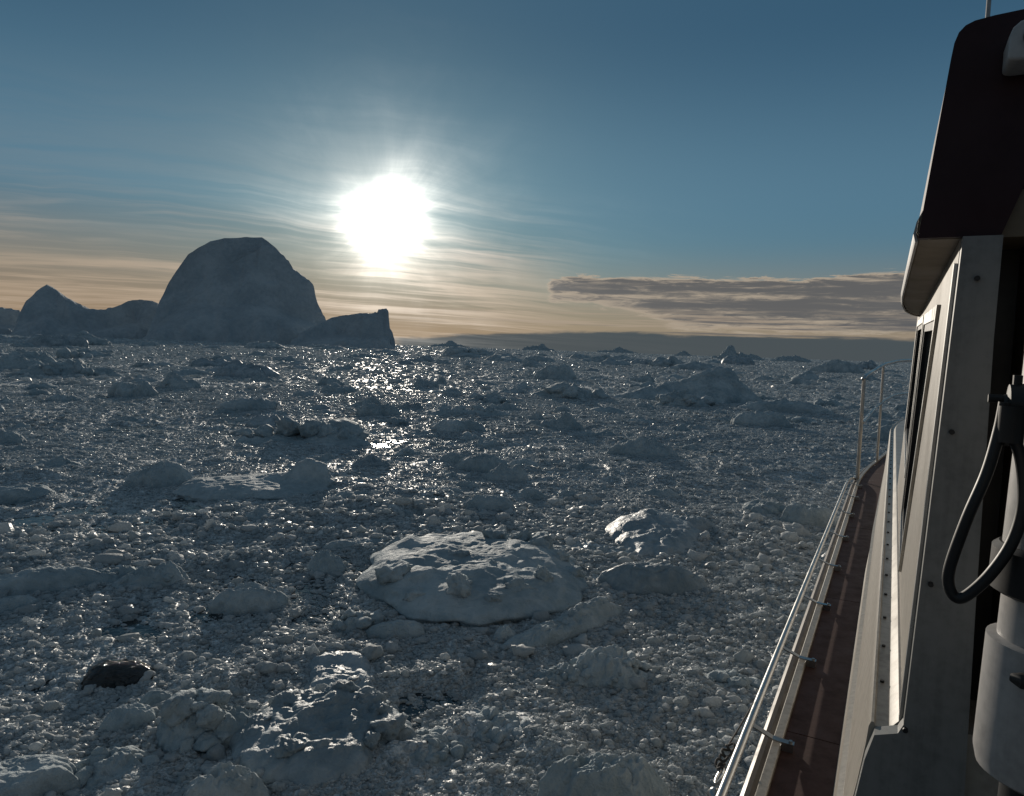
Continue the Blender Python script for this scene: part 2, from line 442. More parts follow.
# middle distance
floe(418, 516, 419, 403, 'long low floe below the sun-glittered water, far behind the lumps', depth=.4, p=4, q=.7, rough=.2, rub=(12, .12, .3, 3, .6))
floe(434, 486, 435, 420, 'dark-sided wedge floe right of the double bergy bit', depth=.6, p=3, q=.7)
floe(438, 464, 467, 453, 'left lump of the row of three low lumps', depth=.8, p=2.3, q=.7)
floe(457, 511, 475, 455, 'broad middle lump of the row of three low lumps', depth=.6, p=3, q=.65)
floe(506, 541, 471, 459, 'right lump of the row of three low lumps', depth=.6, p=3, q=.65)
floe(484, 530, 486, 469, 'cracked twin-peaked lump in front of the row of three lumps', depth=.6, p=3, q=.6, bumps=[(-.3, 0, .2, .4, .3, 2), (.45, 0, .2, .4, .4, 2)])
floe(463, 517, 515, 496, 'rounded floe alone in open brash above the snow-covered slab', depth=.6, p=3, q=.6)
floe(511, 547, 502, 489, 'small round lump right of the rounded floe above the slab', depth=.7, p=2.5, q=.7)
floe(453, 478, 492, 480, 'tiny lump between the twin-peaked lump and the tail floe', depth=.7, p=2.5, q=.7)
floe(418, 465, 498, 487, 'flat tail of ice left of the rounded floe above the slab', depth=.4, p=4, q=.7)
floe(611, 680, 460, 442, 'long knobbly floe alone in the middle right of the pack', depth=.5, p=3.5, q=.7, rough=.2)
floe(640, 680, 501, 489, 'small oval floe beyond the small smooth oval floe', depth=.6, p=3, q=.7)
floe(325, 388, 553, 540, 'flat thin sheet of ice left behind the snow-covered slab', depth=.4, p=5, q=.6)
floe(305, 347, 577, 554, 'rounded lump left of the snow-covered slab', depth=.8, p=2.5, q=.7, rough=.2)
floe(380, 414, 521, 510, 'low dark lump midway from the fin floe to the slab', depth=.6, p=3, q=.7)
# mid-right berg
floe(612, 762, 404, 367, 'big smooth bergy bit, the highest ice on the right half of the pack', depth=.55, p=2.6, q=1.0, ns=200, nr=70, rough=.08, base=.40, mat=M_floe, bumps=[(.35, .1, .32, .6, .62, 2.2), (-.15, .1, .35, .5, .22, 2), (.58, 0, .22, .4, .12, 2)], name='bergy_bit', cat='bergy bit')
floe(652, 712, 408, 389, 'knobbly low lump in front of the big smooth bergy bit', depth=.5, p=3, q=.8, rough=.35, bumps=[(.1, 0, .3, .5, .4, 2)], rub=(12, .12, .3, 3, .6))
floe(745, 832, 416, 402, 'thin apron of ice running off right from the big smooth bergy bit', depth=.35, p=4, q=.8)
floe(532, 608, 401, 381, 'broad lumpy floe left of the big smooth bergy bit', depth=.5, p=3.5, q=.8, rough=.25, rub=(10, .12, .3, 3, .6))
floe(536, 576, 381, 364, 'pale humped bergy bit behind the broad lumpy floe', depth=.6, p=2.5, q=.9)
floe(733, 786, 428, 412, 'flat-topped floe nearest below the apron of the big bergy bit', depth=.5, p=4, q=.6)
floe(783, 830, 531, 506, 'undercut flat floe beside the boat rail', depth=.7, p=5, q=.5)
floe(815, 862, 374, 361, 'wide low mound near the horizon left of the bow rail', depth=.4, p=2.5, q=1.0, name='bergy_bit', cat='bergy bit')
# left
floe(-12, 91, 601, 571, 'long rounded whaleback floe cut by the left edge of the view', depth=.45, p=3, q=.55, ns=160, nr=50, rough=.08)
floe(-10, 31, 617, 598, 'small block in front of the whaleback floe', depth=.6, p=3, q=.6)
floe(66, 142, 590, 566, 'low jumble of ice right of the whaleback floe', depth=.5, p=3, q=.8, rough=.35, rub=(14, .10, .3, 3, .6))
floe(124, 186, 592, 560, 'rough twin lump at the end of the jumble beside the whaleback floe', depth=.6, p=3, q=.6, rough=.25, bumps=[(-.3, 0, .25, .4, .3, 2), (.35, 0, .3, .4, .35, 2)], rub=(10, .12, .3, 3, .6))
floe(-8, 46, 503, 487, 'flat floe at the left edge above the whaleback floe', depth=.6, p=5, q=.55)
floe(-6, 19, 448, 431, 'small steep block on the left edge in mid distance', depth=.8, p=3, q=.6)
floe(218, 282, 616, 586, 'leaning slab lump between the whaleback floe and the snow-covered slab', depth=.7, p=3, q=.7, rough=.16)
floe(36, 106, 378, 360, 'large knobbly bergy bit far left under the small iceberg peak', depth=.5, p=3, q=.8, rough=.3, name='bergy_bit', cat='bergy bit', rub=(12, .15, .35, 3, .6))
floe(-6, 44, 372, 358, 'long low bergy bit on the far left edge', depth=.5, p=3, q=.8, rough=.2, name='bergy_bit', cat='bergy bit')
# foreground
floe(238, 398, 792, 712, 'big translucent wedge floe in the foreground with a ledge on top', yback=704, mat=M_glass, p=6, q=.5, ns=260, nr=90, rough=.12, wob=.16, fine=.10, base=.72, bumps=[(.35, .5, .45, .3, .35, 2.5), (-.3, .1, .4, .35, .15, 3)], rub=(16, .06, .15, 4, .5, [(.45, .5), (.62, .38), (.25, .6), (.72, .1), (.5, .7), (-.1, .7), (-.45, .6), (.8, -.2), (.1, .5), (-.7, .2), (.6, -.5), (-.3, -.6)]))
floe(305, 377, 704, 664, 'clear ice pane with a bright wet patch, behind the wedge floe', yback=657, mat=M_glass, p=5, q=.55, ns=160, nr=60, rough=.12, fine=.08, base=.8, bumps=[(0, .5, .7, .25, .3, 3)])
floe(158, 244, 760, 671, 'tall stack of refrozen ice blocks left of the wedge floe', depth=.8, p=3, q=.55, ns=120, nr=40, rough=.2, base=.8, rub=(16, .12, .30, 3, .6))
floe(108, 153, 742, 709, 'tilted small block left of the tall stack of blocks', depth=.8, p=4, q=.6, rough=.1)
floe(138, 172, 712, 690, 'rounded small lump just above the tilted small block', depth=.8, p=2.5, q=.7)
floe(88, 150, 690, 662, 'nearly black clear lump of ice with a shiny crest', depth=.7, mat=M_dark, p=2.5, q=.6, ns=140, nr=50, rough=.12, fine=.03)
floe(-40, 62, 830, 770, 'smooth pale floe in the bottom left corner', depth=.7, p=5, q=.5, ns=160, nr=60, rough=.06)
floe(186, 266, 830, 775, 'block cut by the bottom edge, below the wedge floe', depth=.7, p=4, q=.6, ns=120, nr=50, rough=.2)
floe(543, 668, 835, 764, 'pale tilted slab cut by the bottom edge near the boat', depth=.5, p=5, q=.6, ns=180, nr=60, rough=.10, bumps=[(.3, 0, .5, .5, .15, 2)])
floe(568, 654, 694, 640, 'round heap of frozen crumbs below the clear oval floe', depth=.8, p=2.3, q=.6, ns=160, nr=60, rough=.3, fine=.12, rub=(60, .04, .12, 2, .6))
floe(534, 592, 690, 662, 'lower heap of crumbs left of the round heap', depth=.7, p=2.3, q=.6, ns=120, nr=50, rough=.35, fine=.12, rub=(36, .05, .14, 2, .6))
floe(697, 762, 705, 664, 'crumbly ridged lump next to the boat pipe rail', depth=.8, p=2.5, q=.6, ns=120, nr=50, rough=.3, fine=.1, rub=(26, .06, .2, 3, .6))
floe(60, 150, 800, 752, 'shadowed rubble lump between the pale corner floe and the block stack', depth=.8, p=3, q=.6, ns=120, nr=50, rough=.4, fine=.12, rub=(40, .05, .2, 2, .6))
floe(380, 470, 770, 735, 'heap of small rubble right of the wedge floe', depth=.8, p=2.5, q=.6, ns=120, nr=50, rough=.45, fine=.14, rub=(50, .05, .16, 2, .6))
floe(455, 540, 745, 715, 'low heap of rubble in the middle of the foreground', depth=.8, p=2.5, q=.6, ns=120, nr=50, rough=.45, fine=.14, rub=(50, .05, .16, 2, .6))
# horizon
HG = 'bergy bits along the horizon'
for x0, x1, yb, yt, lab in [(400, 425, 345.5, 340, 'tiny flat bergy bit on the horizon beside the iceberg block'), (430, 470, 347.5, 341, 'long flat bergy bit on the horizon below the sun'),
                            (520, 553, 351, 344.5, 'rounded bergy bit on the horizon in the middle of the view'), (600, 636, 353.5, 347.5, 'low stepped bergy bit on the horizon right of the rounded one'),
                            (674, 692, 356.5, 351.5, 'tiny peaked bergy bit on the horizon'), (712, 764, 360, 347.5, 'tallest bergy bit on the right horizon with a turret and a long tail'),
                            (770, 808, 362, 355.5, 'flat bergy bit on the horizon right of the turret one')]:
    floe(x0, x1, yb, yt, lab, name='bergy_bit', cat='bergy bit', group=HG, depth=.4, p=3, q=.6, rough=.3, mat=M_floe,
         bumps=[(-.22, 0, .16, .5, .22, 4), (-.05, 0, .4, .6, .2, 2)] if x0 == 712 else [(.1, 0, .4, .6, .2, 2)], base=.35 if x0 == 712 else .55)

# random smaller floes; those already built keep their room
def free(x, y, r):
    for (tx, ty, a, bb, rot) in TAKEN:
        if math.hypot(x - tx, y - ty) < max(a, bb) * .95 + r: return False
    return True
zones = [(5.5, 12, 22, .10, .24, 'crumbly ice chunk, hand to arm sized, loose in the near brash', 'loose near chunks'),
         (12, 24, 62, .30, .95, 'low ice lump adrift a few boat lengths out, no bigger than a bathtub', 'lumps a few boat lengths out'),
         (24, 55, 150, .6, 2.3, 'flat ice lump in the middle distance of the pack, smaller than the named floes', 'lumps in the middle distance'),
         (55, 130, 130, 1.3, 5.0, 'small bergy bit in the far pack below the skyline', 'bergy bits in the far pack'),
         (130, 420, 110, 3.0, 12, 'faint bergy bit in the farthest belt of the pack', 'bergy bits in the farthest belt')]
for (r0, r1, n, s0, s1, lab, grp) in zones:
    protos = []
    k = 0; tries = 0
    while k < n and tries < 6000:
        tries += 1
        a = math.radians(random.uniform(-38, 31)); r = math.sqrt(random.uniform(r0 ** 2, r1 ** 2)) if r0 < 100 else r0 * (r1 / r0) ** random.random()
        s = s0 * (s1 / s0) ** (random.random() ** 1.6)
        x, y = r * math.sin(a), r * math.cos(a)
        if in_boat(np.array(x), np.array(y), .3 + s) or not free(x, y, s * .55): continue
        asp = random.uniform(.4, .95); hh = s * random.uniform(.10, .30) * (1 if r < 55 else .75)
        _seed[0] += 1
        me = floe_mesh(s, s * asp, hh, _seed[0], p=random.uniform(2.2, 5), q=random.uniform(.5, .65), rough=random.uniform(.12, .35), ns=48, nr=16, wob=.34,
                       bumps=[(random.uniform(-.5, .5), random.uniform(-.4, .4), .3, .35, random.uniform(0, .6), 2.2)])
        if random.random() < .5 and r > 12: me = join_rocks(me, blocks(s, s * asp, hh * .8, _seed[0], random.randint(4, 12), .12, .30, 2))
        nm = 'bergy_bit' if r > 55 else 'ice_chunk' if r < 12 else 'ice_lump'
        put(nm, me, M_glass if random.random() < .15 else M_floe, x, y, random.uniform(-.5, .5) - a, s, s * asp, lab, nm.replace('_', ' '), grp)
        k += 1

# ------------------------------------------------------------------ brash ice: tens of thousands of loose pieces
def scatter(n, r0, r1, sub, nvar, seedbase, k0, sig=.55, pw=.5):
    u = RNG.random(n); r = (r0 ** pw + u * (r1 ** pw - r0 ** pw)) ** (1 / pw)
    a = RNG.uniform(math.radians(-50), math.radians(42), n)
    x, y = r * np.sin(a), r * np.cos(a)
    patch = .7 * fbm(x * .16, y * .16, oct=3, seed=40) + .8 * fbm(x * 1.9, y * 1.9, oct=3, seed=88)
    keep = (RNG.random(n) < np.clip(.80 + .55 * patch, .25, 1)) & ~in_boat(x, y, .05)
    for (tx, ty, aa, bb, rot) in TAKEN:
        c, s_ = math.cos(rot), math.sin(rot); dx, dy = x - tx, y - ty
        keep &= ~((((dx * c + dy * s_) / aa) ** 2 + ((-dx * s_ + dy * c) / bb) ** 2) < .74)
    x, y, r = x[keep], y[keep], r[keep]; n = len(x)
    s = k0 * (r / 6) ** .85 * np.exp(RNG.normal(0, sig, n))
    s = np.minimum(s, .25 + r * .002)
    zb = slush_h(x, y, r)
    q = RNG.normal(size=(n, 4)); q /= np.linalg.norm(q, axis=1)[:, None]
    w_, x_, y_, z_ = q.T
    Rm = np.stack([1 - 2 * (y_ * y_ + z_ * z_), 2 * (x_ * y_ - z_ * w_), 2 * (x_ * z_ + y_ * w_), 2 * (x_ * y_ + z_ * w_), 1 - 2 * (x_ * x_ + z_ * z_), 2 * (y_ * z_ - x_ * w_), 2 * (x_ * z_ - y_ * w_), 2 * (y_ * z_ + x_ * w_), 1 - 2 * (x_ * x_ + y_ * y_)], -1).reshape(n, 3, 3)
    flat = np.stack([RNG.uniform(.9, 1.5, n), RNG.uniform(.8, 1.2, n), np.where(r < 13, RNG.uniform(.55, 1.0, n), RNG.uniform(.40, .75, n))], -1)
    rn = np.clip(RNG.beta(1.6, 1.6, n) - np.clip((s / (r * .004) - 1) * .10, 0, .30), 0, 1)
    Vs, Fs, As = [], [], []; off = 0
    var = RNG.integers(0, nvar, n)
    for k in range(nvar):
        sel = var == k; c = int(sel.sum())
        if not c: continue
        V, Fa = rock(sub, seedbase + k)
        P = np.einsum('nij,vj->nvi', Rm[sel], V) * (flat[sel] * s[sel][:, None])[:, None, :]   # stretched level, low on the water
        P += np.stack([x[sel], y[sel], np.maximum(zb[sel], -.01) + s[sel] * np.where(r[sel] < 13, .22, .13)], -1)[:, None, :]
        Vs.append(P.reshape(-1, 3)); Fs.append((Fa[None] + (off + np.arange(c) * len(V))[:, None, None]).reshape(-1, 3))
        As.append(np.repeat(rn[sel], len(V))); off += c * len(V)
    Fa = np.vstack(Fs)
    return np.vstack(Vs), Fa, np.concatenate(As), np.full(len(Fa), sub >= 2)
parts = [scatter(600, 3.2, 14, 3, 12, 480, .037, .38), scatter(30000, 3.2, 13, 2, 12, 500, .0160, .48), scatter(230000, 3.2, 12, 1, 14, 550, .0082, .45), scatter(430000, 12, 45, 1, 14, 600, .0082, .42), scatter(200000, 45, 260, 1, 10, 700, .0105, .55), scatter(90000, 240, 2600, 1, 10, 700, .012, .55)]
off = 0; VV, FF, AA, SM = [], [], [], []
for V, Fa, At, sm in parts:
    VV.append(V); FF.append(Fa + off); AA.append(At); SM.append(sm); off += len(V)
me = mesh_np('brash_ice', np.vstack(VV), np.vstack(FF), smooth=False); me.polygons.foreach_set('use_smooth', np.concatenate(SM))
a_ = me.attributes.new('rnd', 'FLOAT', 'POINT'); a_.data.foreach_set('value', np.concatenate(AA).astype(np.float32))
br = link('brash_ice', me, M_brash); tag(br, 'countless loose wet pieces of broken ice packed on the sea', 'brash ice', kind='stuff')
del VV, FF, AA, parts

# ------------------------------------------------------------------ icebergs
def iceberg(outline, D, T, label, seed, shift=0.0, ridge=.06):
    """outline: skyline points; D metres to the ridge, T half thickness"""
    px = np.array([p[0] for p in outline], float)
    az = np.array([azim(*p) for p in outline]); hz = np.array([EYE + D * tan_el(*p) for p in outline])
    a0 = (az[0] + az[-1]) / 2
    lx = D * np.tan(az - a0)
    nx, nt = 320, 121
    xs = np.linspace(lx[0], lx[-1], nx); ts = np.linspace(-1, 1, nt)
    Xg, Tg = np.meshgrid(xs, ts)
    hmax = hz.max()
    yy = Tg * T
    wob = fbm(Xg / hmax * 2.2, yy / hmax * 2.2, oct=4, seed=seed)
    xq = Xg + shift * Tg * T * np.abs(Tg) + .018 * hmax * wob * np.abs(Tg) ** 1.3
    tl = np.clip(np.abs(Tg) * (1 + .25 * wob), 0, 1.3)
    tl = np.maximum(tl, (np.abs(Tg) - .8) / .2)
    prof = np.where(tl < 1, (1 - np.minimum(tl, 1) ** 1.7) ** .75, 0)
    h = np.interp(xq, lx, hz) * prof
    h = h + ridge * hmax * (1 - 2 * np.abs(fbm(Xg / hmax * 3.5 + 4, yy / hmax * 3.5, h / hmax * 2, oct=4, seed=seed + 3))) * np.abs(Tg) ** .7 * prof
    rg = np.random.default_rng(seed)
    for k in range(16):          # broken planes on the slopes, clear of the crest
        sgn = -1 if k % 4 else 1
        xc = rg.uniform(xs[0], xs[-1]); hc = np.interp(xc, lx, hz) * rg.uniform(.55, 1.15)
        sl_, bs = rg.uniform(.9, 3.2), rg.uniform(-.9, .9)
        pl = hc + (T * rg.uniform(.15, .75) + sgn * yy) * sl_ + (Xg - xc) * bs
        far_ = np.abs(Xg - xc) / (hmax * rg.uniform(.4, .9))
        pl = np.where(far_ < 1, pl, pl + (far_ - 1) * hmax)
        h = np.where(np.abs(Tg) > .06, np.minimum(h, np.maximum(pl, .12 * h)), h)
    h = h + .03 * hmax * fbm(Xg / hmax * 8, yy / hmax * 8, h / hmax * 8, oct=3, seed=seed + 9) * np.minimum(np.abs(Tg) * 6, 1) * prof
    e = np.minimum(1, np.minimum(Xg - xs[0], xs[-1] - Xg) / (.02 * hmax) + .3)
    h = np.maximum(h, np.interp(Xg, lx, hz) * prof * .45)
    Z = h * e - 1.0
    F = []
    idx = np.arange(nx * nt).reshape(nt, nx)
    F = np.stack([idx[:-1, :-1], idx[:-1, 1:], idx[1:, 1:], idx[1:, :-1]], -1).reshape(-1, 4)
    o = link('iceberg', mesh_np('iceberg', np.stack([Xg, yy, Z], -1).reshape(-1, 3), F), M_berg)
    o.location = (D * math.sin(a0), D * math.cos(a0), 0); o.rotation_euler = (0, 0, -a0)
    return tag(o, label, 'iceberg', 'icebergs on the left horizon')
iceberg([(148, 336), (156, 315), (162, 296), (170, 280), (180, 265), (188, 254), (198, 247), (210, 240), (224, 237), (240, 236.5), (262, 236), (268, 240), (276, 247), (283, 254), (289, 264), (297, 270), (305, 276), (311, 283), (314, 297), (318, 312), (323, 320), (326, 338)],
        620, 60, 'huge dome-topped iceberg, the tallest of the four, left of the sun', 5, .1)
iceberg([(15, 333), (20, 312), (26, 300), (33, 294), (40, 287), (47, 283), (53, 286), (60, 291), (68, 297), (78, 302), (90, 308), (104, 309), (118, 305), (128, 300), (140, 298.5), (152, 299.5), (160, 303), (172, 318), (180, 337)],
        690, 50, 'iceberg with a sharp peak and a low shoulder, left of the dome iceberg', 8, .05)
iceberg([(-60, 331), (-52, 300), (-30, 304), (0, 306), (10, 308), (19, 309.5), (21.5, 318), (22, 333)],
        760, 50, 'flat-topped iceberg cut by the left edge beside the sharp peak', 12, .0, ridge=.1)
iceberg([(292, 341), (299, 334), (306, 329), (313, 326), (318, 322.5), (326, 319), (332, 316), (345, 314), (360, 312), (374, 312), (377, 311.5), (378.5, 308), (386.5, 307), (387.8, 309), (388.2, 318), (388.6, 326), (391, 329), (393, 336), (393.5, 345)],
        540, 34, 'block-shaped low iceberg with a small horn, at the foot of the dome iceberg', 15, .0, ridge=.08)

# ------------------------------------------------------------------ the boat
def flat_mat(name, col, rough=.4, metal=0.0, spec=.5, wear=.15, scale=6.0, bm=.02, runs=False):
    mt, b = new_mat(name); P = obj_pos()
    n1 = noise(P, scale, 6, .65); n2 = noise(P, scale * 9, 3, .6)
    d = tuple(c * (1 - wear * 2.2) for c in col)
    if runs:
        px, py, pz = sep(P); rn_ = noise(vec(px * 45, py * 45, pz * 2.2), 1.0, 5, .65)
        n1 = n1 * .55 + rn_ * .45 + .02
    plug(mixc(smooth(.42, .72, n1 * .7 + n2 * .3), col, d), b.inputs['Base Color'])
    plug(lin(.3, .7, n1, max(rough - .1, .03), rough + .12), b.inputs['Roughness'])
    b.inputs['Metallic'].default_value = metal; b.inputs['Specular IOR Level'].default_value = spec
    S.nt.links.new(bump(n1 * .8 + n2 * .2, .10, bm * .25), b.inputs['Normal'])
    return mt
M_white = flat_mat('white_gelcoat', (.37, .335, .285), .34, wear=.24, runs=True)
M_white_shade = flat_mat('shaded_white_paint', (.215, .215, .205), .45, wear=.18, runs=True)  # white paint of the aft post, its shade put into the colour
M_deck = flat_mat('red_brown_deck_paint', (.066, .028, .020), .64, wear=.22, scale=9, bm=.05, spec=.3)
M_steel = flat_mat('stainless_steel', (.42, .42, .41), .30, metal=1.0, wear=.12, bm=.004)
M_strake = flat_mat('brown_rubbing_wood', (.085, .062, .045), .45, wear=.2)
M_maroon = flat_mat('dark_maroon_paint', (.030, .010, .011), .55, wear=.1, spec=.25)
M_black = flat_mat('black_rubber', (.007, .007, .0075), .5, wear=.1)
M_tan = flat_mat('tan_lining', (.16, .12, .075), .6, wear=.1)
M_pipe = flat_mat('off_white_paint', (.41, .395, .38), .4, wear=.18, runs=True)
M_brass = flat_mat('worn_brown_frame', (.10, .055, .03), .5, wear=.2)
M_hull = flat_mat('white_hull_paint', (.45, .45, .44), .35, wear=.2)
mt, b = new_mat('dark_window_glass'); M_glassw = mt
b.inputs['Base Color'].default_value = (.012, .016, .018, 1); b.inputs['Roughness'].default_value = .05; b.inputs['Specular IOR Level'].default_value = .6
mt, b = new_mat('rope_fibre'); M_rope = mt
plug((.06, .055, .05), b.inputs['Base Color']); b.inputs['Roughness'].default_value = .8
E0 = EYE
boat = empty('tour_boat', (0, 0, 0), -BOAT_TH)
tag(boat, 'white cabin boat with a red-brown side deck and steel rails, along the right edge', 'boat')
ZD = E0 - 1.45
# hull
st = np.concatenate([np.arange(-6, 9.6, 1.0), np.arange(9.6, 17.41, .3), [17.4]])
rings = []
for Yv in st:
    xo = float(hull_half(Yv)); fl = .05 + .5 * max(0, (Yv - 9) / 8.4) ** 1.5
    xb = min(xo + fl, 1.28)
    L = [(xo - .035, Yv, ZD - .075), (xo + .02, Yv, ZD - .45), (xb, Yv, .35), (min(xb + .06, 1.29), Yv, -.3)]
    Rr_ = [(2.6 - x, y, z) for x, y, z in reversed(L)]
    rings.append([tuple(v) for v in L + Rr_])
MB().loft(rings).build('hull', M_hull, boat)
def strip(name, offs, mat, y0, y1, n=60, smooth_=True):
    """profile offs [(dx,dz)] swept along the port gunwale"""
    ys = np.linspace(y0, y1, n)
    return MB().loft([[(float(hull_half(Yv)) + dx, Yv, ZD + dz) for dx, dz in offs] for Yv in ys]).build(name, mat, boat, smooth=smooth_)
strip('toe_rail', [(-.008, -.06), (-.008, .016), (-.004, .022), (.022, .022), (.026, .018), (.028, -.06)], M_white, -5.9, 17.3)
nn = 10
strip('rubbing_strake', [(-.040 + .026 * math.cos(2 * math.pi * k / nn), -.045 + .026 * math.sin(2 * math.pi * k / nn)) for k in range(nn)], M_strake, -5.9, 17.3)
# deck panels with narrow seams
ys = np.concatenate([[-5.9, -2.0, .4, 2.93, 4.75, 6.9, 9.3, 11.5, 13.6, 16.6]])
dk = MB()
for y0, y1 in zip(ys[:-1], ys[1:]):
    for yy0, yy1 in zip(np.linspace(y0, y1 - .006, 9)[:-1], np.linspace(y0, y1 - .006, 9)[1:]):
        q = []
        for Yv in (yy0, yy1):
            xi = -.060 if Yv < 3.2 else .05 if Yv < 9.5 else min(1.3, .05 + (Yv - 9.5) ** 1.5 * .14)
            xi = max(xi, float(hull_half(Yv)) + .2)
            q.append([(float(hull_half(Yv)) + .026, Yv), (min(xi, 1.3), Yv)])
        v = [(x, y, ZD + dz) for dz in (0, -.03) for (x, y) in (q[0][0], q[0][1], q[1][1], q[1][0])]
        dk.add(v, [(0, 1, 2, 3), (4, 7, 6, 5), (0, 4, 5, 1), (2, 6, 7, 3), (1, 5, 6, 2), (0, 3, 7, 4)])
dk.build('side_deck', M_deck, boat, smooth=False)
# trunk: cove, sloping side, channel for the screws
prof = [(-.094, -1.452), (-.086, -1.435), (-.078, -1.40), (-.073, -1.34), (-.070, -1.25), (-.066, -1.165), (-.050, -1.158), (-.047, -1.10), (-.040, -1.02), (-.026, -.93), (-.015, -.86), (-.004, -.775), (-.001, -.738), (.003, -.727), (.008, -.727), (.011, -.734), (.036, -.734), (.041, -.726), (.052, -.712)]
prof_in = [(.30, -.70), (.30, -1.452)]
def shift_y(Yv):  # trunk side follows the deck edge inwards at the bow
    return 0.0 if Yv < 8.6 else (Yv - 8.6) ** 2 * .035
ys = list(np.linspace(1.6, 13.2, 50))
def cove(x, Yv):
    k = float(np.interp(Yv, [5.5, 9.0], [1.0, .35])); return x if x > -.004 else -.004 + (x + .004) * k
mb = MB().loft([[(cove(x, Yv) + shift_y(Yv), Yv, E0 + z * (1 if z < -1.4 else 1 - max(0, (Yv - 10.5)) * .06 * (-1))) for x, z in prof + prof_in] for Yv in ys])
trunk = mb.build('cabin_trunk', M_white, boat)
yv = 1.83
while yv < 9.2:
    MB().tube([(.020, yv, E0 - .736), (.020, yv, E0 - .729)], .0045, 10).build('screw', M_black, trunk)
    yv += .235
# wheelhouse side, with real openings for two windows; plane X = .051 + .0396 (Z+.869)
def wx(Z): return .051 + .0396 * (Z + .869)
def wall_poly(pts, th0, th1):
    """prism between depth th0 and th1 inboard of the wall plane from (Y,Z) points"""
    a = [(wx(z) + th0, y, E0 + z) for y, z in pts]; b_ = [(wx(z) + th1, y, E0 + z) for y, z in pts]
    n = len(pts)
    return a + b_, [tuple(range(n)), tuple(reversed(range(n, 2 * n)))] + [(i, (i + 1) % n, n + (i + 1) % n, n + i) for i in range(n)]
w1 = [(2.06, .145), (2.56, -.66), (3.02, -.58), (3.02, .175)]
w2 = [(3.12, .18), (3.12, -.44), (4.10, -.36), (4.10, .205)]
wall = MB()
for pts in ([(1.60, .30), (1.60, -.715), (2.56, -.715), (2.56, -.66), (2.06, .145), (2.06, .30)], [(2.06, .30), (2.06, .145), (3.02, .175), (3.02, .30)],
            [(2.56, -.66), (2.56, -.715), (3.02, -.715), (3.02, -.58)], [(3.02, .30), (3.02, -.715), (3.12, -.715), (3.12, .30)],
            [(3.12, .30), (3.12, .18), (4.10, .205), (4.10, .30)], [(3.12, -.44), (3.12, -.715), (4.10, -.715), (4.10, -.36)],
            [(4.10, .30), (4.10, -.715), (4.7, -.715), (4.62, .30)]):
    wall.add(*wall_poly(pts, 0, .035))
wall.build('wheelhouse_side', M_white, boat, smooth=False)
def frame_ring(pts, w, t0, t1):
    c = (sum(p[0] for p in pts) / 4, sum(p[1] for p in pts) / 4); mb = MB()
    inn = [(y + (c[0] - y) * w, z + (c[1] - z) * w) for y, z in pts]
    for i in range(4):
        j = (i + 1) % 4
        mb.add(*wall_poly([pts[i], pts[j], inn[j], inn[i]], t0, t1))
    return mb
for pts in (w1, w2):
    fr = frame_ring([(y, z) for y, z in pts], .09, -.009, .03).build('window', M_steel, boat, smooth=False)
    frame_ring([(y + (sum(p[0] for p in pts) / 4 - y) * .09, z + (sum(p[1] for p in pts) / 4 - z) * .09) for y, z in pts], .07, -.004, .025).build('gasket', M_black, fr, smooth=False)
    c = (sum(p[0] for p in pts) / 4, sum(p[1] for p in pts) / 4)
    MB().add(*wall_poly([(y + (c[0] - y) * .15, z + (c[1] - z) * .15) for y, z in pts], .008, .016)).build('pane', M_glassw, fr, smooth=False)
# vertical bead along the aft corner
MB().add(*wall_poly([(1.600, .19), (1.600, -.72), (1.622, -.72), (1.622, .19)], -.006, -.0005)).build('corner_bead', M_steel, boat, smooth=False)
# aft face of the corner post
def aft_panel(pts, y0, y1):
    a = [(x, y0, E0 + z) for x, z in pts]; b_ = [(x, y1, E0 + z) for x, z in pts]; n = len(pts)
    return a + b_, [tuple(range(n)), tuple(reversed(range(n, 2 * n)))] + [(i, (i + 1) % n, n + (i + 1) % n, n + i) for i in range(n)]
post = MB().add(*aft_panel([(wx(-1.45) - .14, -1.45), (-.018, -.89), (-.004, -.79), (.010, -.735), (.05, -.72), (wx(-.7) + .001, -.70), (wx(.235) + .001, .234), (.157, .234), (.155, .05), (.160, -.44), (.167, -.86), (.175, -1.45)], 1.56, 1.597)).build('corner_post', M_white_shade, boat, smooth=False)
for x, z in [(.122, .157), (.101, -.125), (.086, -.416), (.062, -.708), (.05, -1.0)]:
    MB().tube([(x, 1.552, E0 + z), (x, 1.561, E0 + z)], .0048, 12).build('screw', M_black, post)
# door frame recess and dark doorway behind the post
MB().box((.215, 1.70, E0 - .35), (.012, .14, 1.5)).build('door_jamb', M_brass, boat)
MB().box((.62, 1.78, E0 - .40), (1.0, .02, 2.1)).build('bulkhead', M_black, boat)
